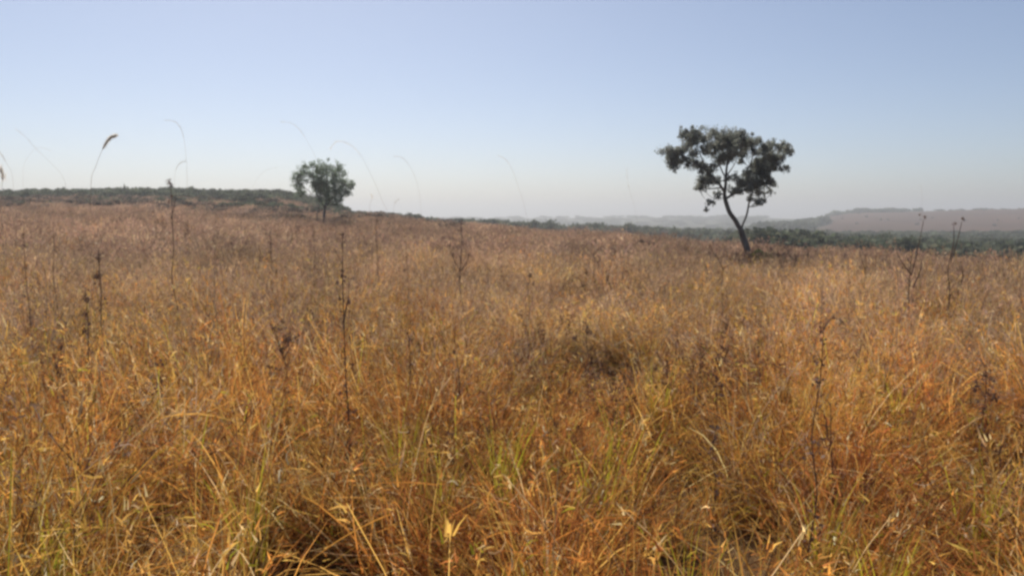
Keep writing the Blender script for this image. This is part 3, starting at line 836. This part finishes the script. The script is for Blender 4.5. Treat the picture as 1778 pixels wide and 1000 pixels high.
# ------------------------------------------------------------------ dry weeds with dark stems and heads
def weed(px, py_top, d, label, seed, r=.005, lean=0.0, heads=(), branches=(), pale=False, group='dry weeds standing in the grass', leaf_n=10, low=None, name='dry_weed', cat='weed', kink=0.012):
    """heads: (px,py,size m); branches: pixel paths"""
    rnd = np.random.RandomState(seed + 900)
    top = at(px, py_top, d); bx = top.x + lean
    base = Vector((bx, d, gz(bx, d) - .03))
    pts = [base + (top - base) * t for t in np.linspace(0, 1, 7)]
    pts = [p + Vector((rnd.normal(0, kink), rnd.normal(0, kink), 0)) * (1 if 0 < i < 6 else 0) for i, p in enumerate(pts)]
    root = bpy.data.objects.new(name, None); COL.objects.link(root); root.location = base
    tag(root, label, cat, group)
    sc = (.52, .40, .27) if pale else (.125, .08, .065)
    g = Geo(); S = smooth_path(pts, 3)
    tube(g, [tuple(p - base) for p in S], lerp_r(r * .72, r * .28, len(S)), sc, 6)
    for br in branches:
        W = smooth_path([at(x, y, d + rnd.uniform(-.1, .1)) for x, y in br], 4)
        tube(g, [tuple(p - base) for p in W], lerp_r(r * .6, r * .2, len(W)), sc, 5)
    # short side twigs
    for q in range(7):
        k = rnd.randint(len(S) // 3, len(S)); s = S[k] - base; a = rnd.uniform(0, 2 * pi); l = rnd.uniform(.03, .11)
        e = s + Vector((cos(a) * l * .6, sin(a) * l * .6, l))
        tube(g, [tuple(s), tuple(e)], [r * .3, r * .12], sc, 4)
    lg = Geo(); cols = [(.22, .14, .105), (.17, .10, .08), (.27, .18, .13)]
    for q in range(leaf_n):
        s = S[rnd.randint(len(S) // 4, len(S))] - base
        leaves(g, np.array(s) + rnd.normal(0, .015, 3), .025, 4, .016, cols, rnd, (1, 1, 1.4))
    for hx, hy, hs in heads:
        c = at(hx, hy, d) - base; lg = Geo()
        for q in range(6):
            leaves(lg, np.array(c) + rnd.normal(0, hs * .25, 3), hs * .45, 9, hs * .26, cols[:2], rnd, (1, 1, 1.2))
        obj('seed_head', lg.mesh('seed_head', M_WEED), root)
    obj('stem', g.mesh('stem', M_WEED), root)
    return root


weed(595, 405, 4.2, 'tall straight dark weed stem left of centre, reaching from the foreground to the far field', 1, .0065, .02, [(596, 470, .02), (594, 540, .02)], [((596, 560), (604, 520), (606, 490))], leaf_n=26)
weed(1430, 568, 2.9, 'tall dark weed stem in the right foreground with a dark twig at its top', 2, .0055, -.03, [(1462, 560, .02), (1448, 551, .012)], [((1430, 572), (1445, 552), (1466, 562))], leaf_n=26)
weed(1428, 470, 5.2, 'pale bent straw stalk above the right foreground weed', 3, .005, -.12, [], [((1400, 572), (1412, 545), (1426, 520)), ((1428, 520), (1424, 490), (1430, 465))], pale=True, leaf_n=2, name='straw_stalk', cat='straw', kink=.03)
weed(1243, 660, 3.4, 'thin dark stem low in the grass under the crooked tree', 4, .0035, -.01, leaf_n=12)
weed(1256, 462, 8.5, 'forked weed in front of and left of the crooked trunk', 5, .008, 0, [(1232, 428, .03), (1282, 452, .03)], [((1256, 470), (1246, 448), (1232, 430)), ((1256, 466), (1270, 458), (1284, 448))], leaf_n=12)
weed(1583, 440, 9.0, 'three forked dark sapling stem, leftmost of the bare saplings on the right', 6, .013, .0, [(1606, 378, .032), (1597, 373, .024)], [((1583, 478), (1568, 458), (1556, 438)), ((1583, 475), (1592, 440), (1604, 382)), ((1585, 500), (1598, 470), (1600, 450))], leaf_n=6, name='bare_sapling', cat='sapling', group=None)
weed(1651, 440, 8.6, 'middle bare sapling on the right with a dark twiggy top', 7, .012, -.02, [(1672, 380, .032), (1657, 388, .028)], [((1651, 455), (1662, 420), (1670, 385)), ((1650, 450), (1656, 420), (1656, 392))], leaf_n=6, name='bare_sapling', cat='sapling', group=None)
weed(1665, 474, 9.4, 'shortest bare sapling close behind the middle one', 8, .013, .03, [], [((1665, 500), (1672, 480), (1668, 462))], leaf_n=6, name='bare_sapling', cat='sapling', group=None)
weed(1503, 440, 11, 'grey weed stem right of the crooked tree at the field edge', 9, .009, 0, [(1506, 470, .05)], [((1503, 470), (1496, 450), (1492, 436))], leaf_n=14)
weed(800, 385, 9.5, 'dark weed with two small heads in the middle of the field', 10, .010, .0, [(786, 442, .05), (814, 442, .04), (801, 400, .03)], [((800, 470), (790, 455), (786, 442)), ((801, 470), (810, 455), (815, 440))], leaf_n=14)
weed(791, 612, 3.9, 'weed stem with a dark round head, centre foreground', 11, .005, .0, [(791, 612, .022)], leaf_n=6)
weed(920, 476, 8.0, 'dark pod headed weed in the centre of the field', 12, .007, 0, [(919, 478, .035), (925, 492, .03)], leaf_n=6)
weed(710, 590, 5.0, 'dark thin weed left of centre right of the tall dark stem', 13, .006, 0, leaf_n=14)
weed(492, 575, 5.2, 'leafy dark brown weed cluster in the left of the field', 14, .006, 0, [(478, 570, .05), (500, 590, .06), (492, 556, .03), (515, 585, .04), (488, 608, .04)], [((492, 620), (482, 590), (474, 566)), ((494, 620), (506, 600), (517, 580))], leaf_n=16)
weed(376, 465, 5.6, 'pale kinked straw stalk on the left with a forked joint', 15, .0075, -.02, [(362, 548, .02)], [((374, 560), (364, 552), (352, 545)), ((372, 560), (362, 600), (364, 660))], pale=True, leaf_n=2, name='straw_stalk', cat='straw', kink=.02)
weed(171, 432, 7.0, 'purplish dark weed under the dark plumed stalk', 16, .009, 0, [(171, 450, .04), (169, 480, .05)], leaf_n=24)
weed(147, 505, 6.0, 'dark brown weed with clustered leaves at the left', 17, .007, 0, [(147, 520, .04), (150, 545, .05), (146, 575, .04)], leaf_n=24)
weed(40, 395, 6.5, 'long thin weed stem near the left edge', 18, .006, .02, leaf_n=16)
weed(92, 390, 8.0, 'short upright weed stem between the left edge and the plume stalk', 19, .007, 0, leaf_n=10)
weed(297, 318, 8.0, 'tall dark weed with a knobbly top breaking the ridge bump skyline', 20, .008, .0, [(295, 316, .045), (299, 342, .03)], [((297, 380), (304, 350), (306, 330))], leaf_n=14)
weed(470, 415, 11, 'dark headed weed below the wide reddish bush', 21, .007, 0, [(470, 422, .06)], leaf_n=6)
weed(545, 395, 12, 'thin weed stem under the small rounded tree', 22, .006, 0, leaf_n=10)
weed(655, 378, 12, 'weed stem right of the small rounded tree trunk', 23, .008, 0, [(655, 384, .04)], leaf_n=10)
weed(1330, 438, 18, 'twiggy dry weed at the right side of the crooked tree', 24, .009, .1, [(1350, 452, .06)], [((1340, 470), (1356, 455), (1370, 436)), ((1335, 470), (1330, 455), (1322, 440))], leaf_n=14)
weed(1366, 436, 15, 'slanting bare twig right of the crooked tree', 25, .010, -.25, [], [((1358, 462), (1352, 445), (1346, 440))], leaf_n=6)
weed(1445, 446, 14, 'small weed between the slanting twig and the grey stem', 26, .007, .04, [(1437, 470, .05)], leaf_n=12)
weed(705, 440, 9, 'thin brown weed in the field left of the two headed one', 27, .005, 0, [(703, 470, .03)], leaf_n=10)
weed(1020, 560, 6.5, 'low brown weed in the dark patch of the field centre', 28, .006, 0, [(1022, 575, .05), (1000, 590, .05)], leaf_n=18)
weed(1495, 590, 5.2, 'short weed in the right middle foreground', 29, .005, 0, [(1490, 610, .03)], leaf_n=14)
weed(1712, 640, 4.2, 'dark weed cluster in the right foreground', 30, .006, .0, [(1700, 670, .05), (1722, 690, .05), (1712, 650, .03)], leaf_n=24)
weed(105, 590, 4.6, 'brown weed twig near the left edge of the foreground', 31, .005, .0, [(108, 600, .03)], leaf_n=14)
weed(283, 640, 4.4, 'dark weed twig in the left foreground', 32, .006, .0, [(283, 655, .03), (270, 680, .04)], leaf_n=18)
weed(470, 640, 4.4, 'thin dark weed below the leafy brown cluster', 33, .004, .0, [(470, 650, .02)], leaf_n=10)
weed(1180, 545, 5.6, 'long pale straw stalk lying slanted in the middle of the field', 34, .006, -.62, [], [((1065, 600), (1120, 575), (1182, 545))], pale=True, leaf_n=0, name='straw_stalk', cat='straw')
weed(205, 508, 5.6, 'pale straw stalk slanting down to the right in the left field', 35, .005, .5, [], [((205, 508), (240, 535), (290, 568))], pale=True, leaf_n=0, name='straw_stalk', cat='straw')


# ------------------------------------------------------------------ yellow green grass tufts
def green_tuft(px, py, d, w, h, label, seed, lime=1.0, n=44):
    p = at(px, py, d); r = np.random.RandomState(seed + 40); g = Geo()
    a = r.uniform(0, 2 * pi, n); q = w * np.sqrt(r.uniform(0, 1, n)) * .5
    b = np.stack([q * np.cos(a), q * np.sin(a), np.zeros(n)], 1)
    H = p.z - gz(p.x, p.y) + h
    col = np.where(r.uniform(0, 1, (n, 1)) < lime, np.array([[.56, .50, .05]]), np.array([[.50, .33, .10]])) * r.uniform(.7, 1.2, (n, 1))
    ribbons(g, b, r.uniform(0, 2 * pi, n), r.uniform(0, .10, n), r.uniform(.05, .45, n), H * r.uniform(.6, 1.02, n), r.uniform(.006, .013, n), col, 6, 1, .8, r)
    o = obj('green_grass_tuft', g.mesh('green_grass_tuft', M_GREENG)); o.location = (p.x, p.y, gz(p.x, p.y))
    tag(o, label, 'grass tuft', 'yellow green tufts among the dry grass'); return o


TUFTS = [(96, 860, 2.75, .10, .10, 'bright lime grass tuft in the lower left foreground', .8), (435, 790, 3.2, .09, .08, 'golden green grass tuft in the left foreground', .45),
 (860, 725, 3.6, .05, .10, 'narrow bright yellow green tuft in the centre foreground', 1.0), (752, 750, 3.4, .14, .08, 'golden yellow tuft left of the narrow bright one', .35),
 (1078, 690, 4.0, .18, .06, 'yellow leaved tuft right of centre', .7), (1556, 625, 5.0, .20, .05, 'lime green tuft in the right middle of the field', .8),
 (692, 700, 4.0, .10, .05, 'small yellow tuft left of the dark round headed weed', .6), (1705, 785, 3.4, .22, .05, 'pale green tuft at the right of the foreground', .7),
 (1040, 745, 3.6, .12, .03, 'olive tuft below the yellow leaved one', .7), (1540, 905, 2.6, .05, .05, 'small lime tuft at the bottom right', .8), (1145, 630, 5.2, .06, .06, 'thin lime tuft in the middle right of the field', .9),
 (940, 935, 2.5, .05, .03, 'olive green tuft at the bottom centre', .6), (1200, 925, 2.5, .08, .05, 'yellow green tuft at the bottom right of centre', .6), (1435, 830, 3.0, .07, .05, 'golden tuft beside the tall right foreground weed', .5),
 (600, 330, 1, 0, 0, None, 0)]
for i, (px, py, d, w, h, lab, li) in enumerate(TUFTS):
    if lab: green_tuft(px, py, d, w, h, lab, i, li)

# ------------------------------------------------------------------ haze
HM = bpy.data.materials.new('thin summer haze'); HM.use_nodes = True
N = HM.node_tree.nodes; N.clear()
ho = N.new('ShaderNodeOutputMaterial'); hv = N.new('ShaderNodeVolumePrincipled')
hv.inputs['Color'].default_value = (.91, .94, .98, 1)
hv.inputs['Density'].default_value = 0.0011
hv.inputs['Anisotropy'].default_value = .45
HM.node_tree.links.new(hv.outputs[0], ho.inputs['Volume'])
z0, z1, e = -70.0, 32.0, 15600.0
hV = [(x, y, z) for z in (z0, z1) for y in (-e, e) for x in (-e, e)]
hF = [(0, 2, 3, 1), (4, 5, 7, 6), (0, 1, 5, 4), (2, 6, 7, 3), (0, 4, 6, 2), (1, 3, 7, 5)]
hz = obj('haze', mesh_from('haze', hV, hF, HM)); tag(hz, kind='stuff', label='pale blue haze over the plain')
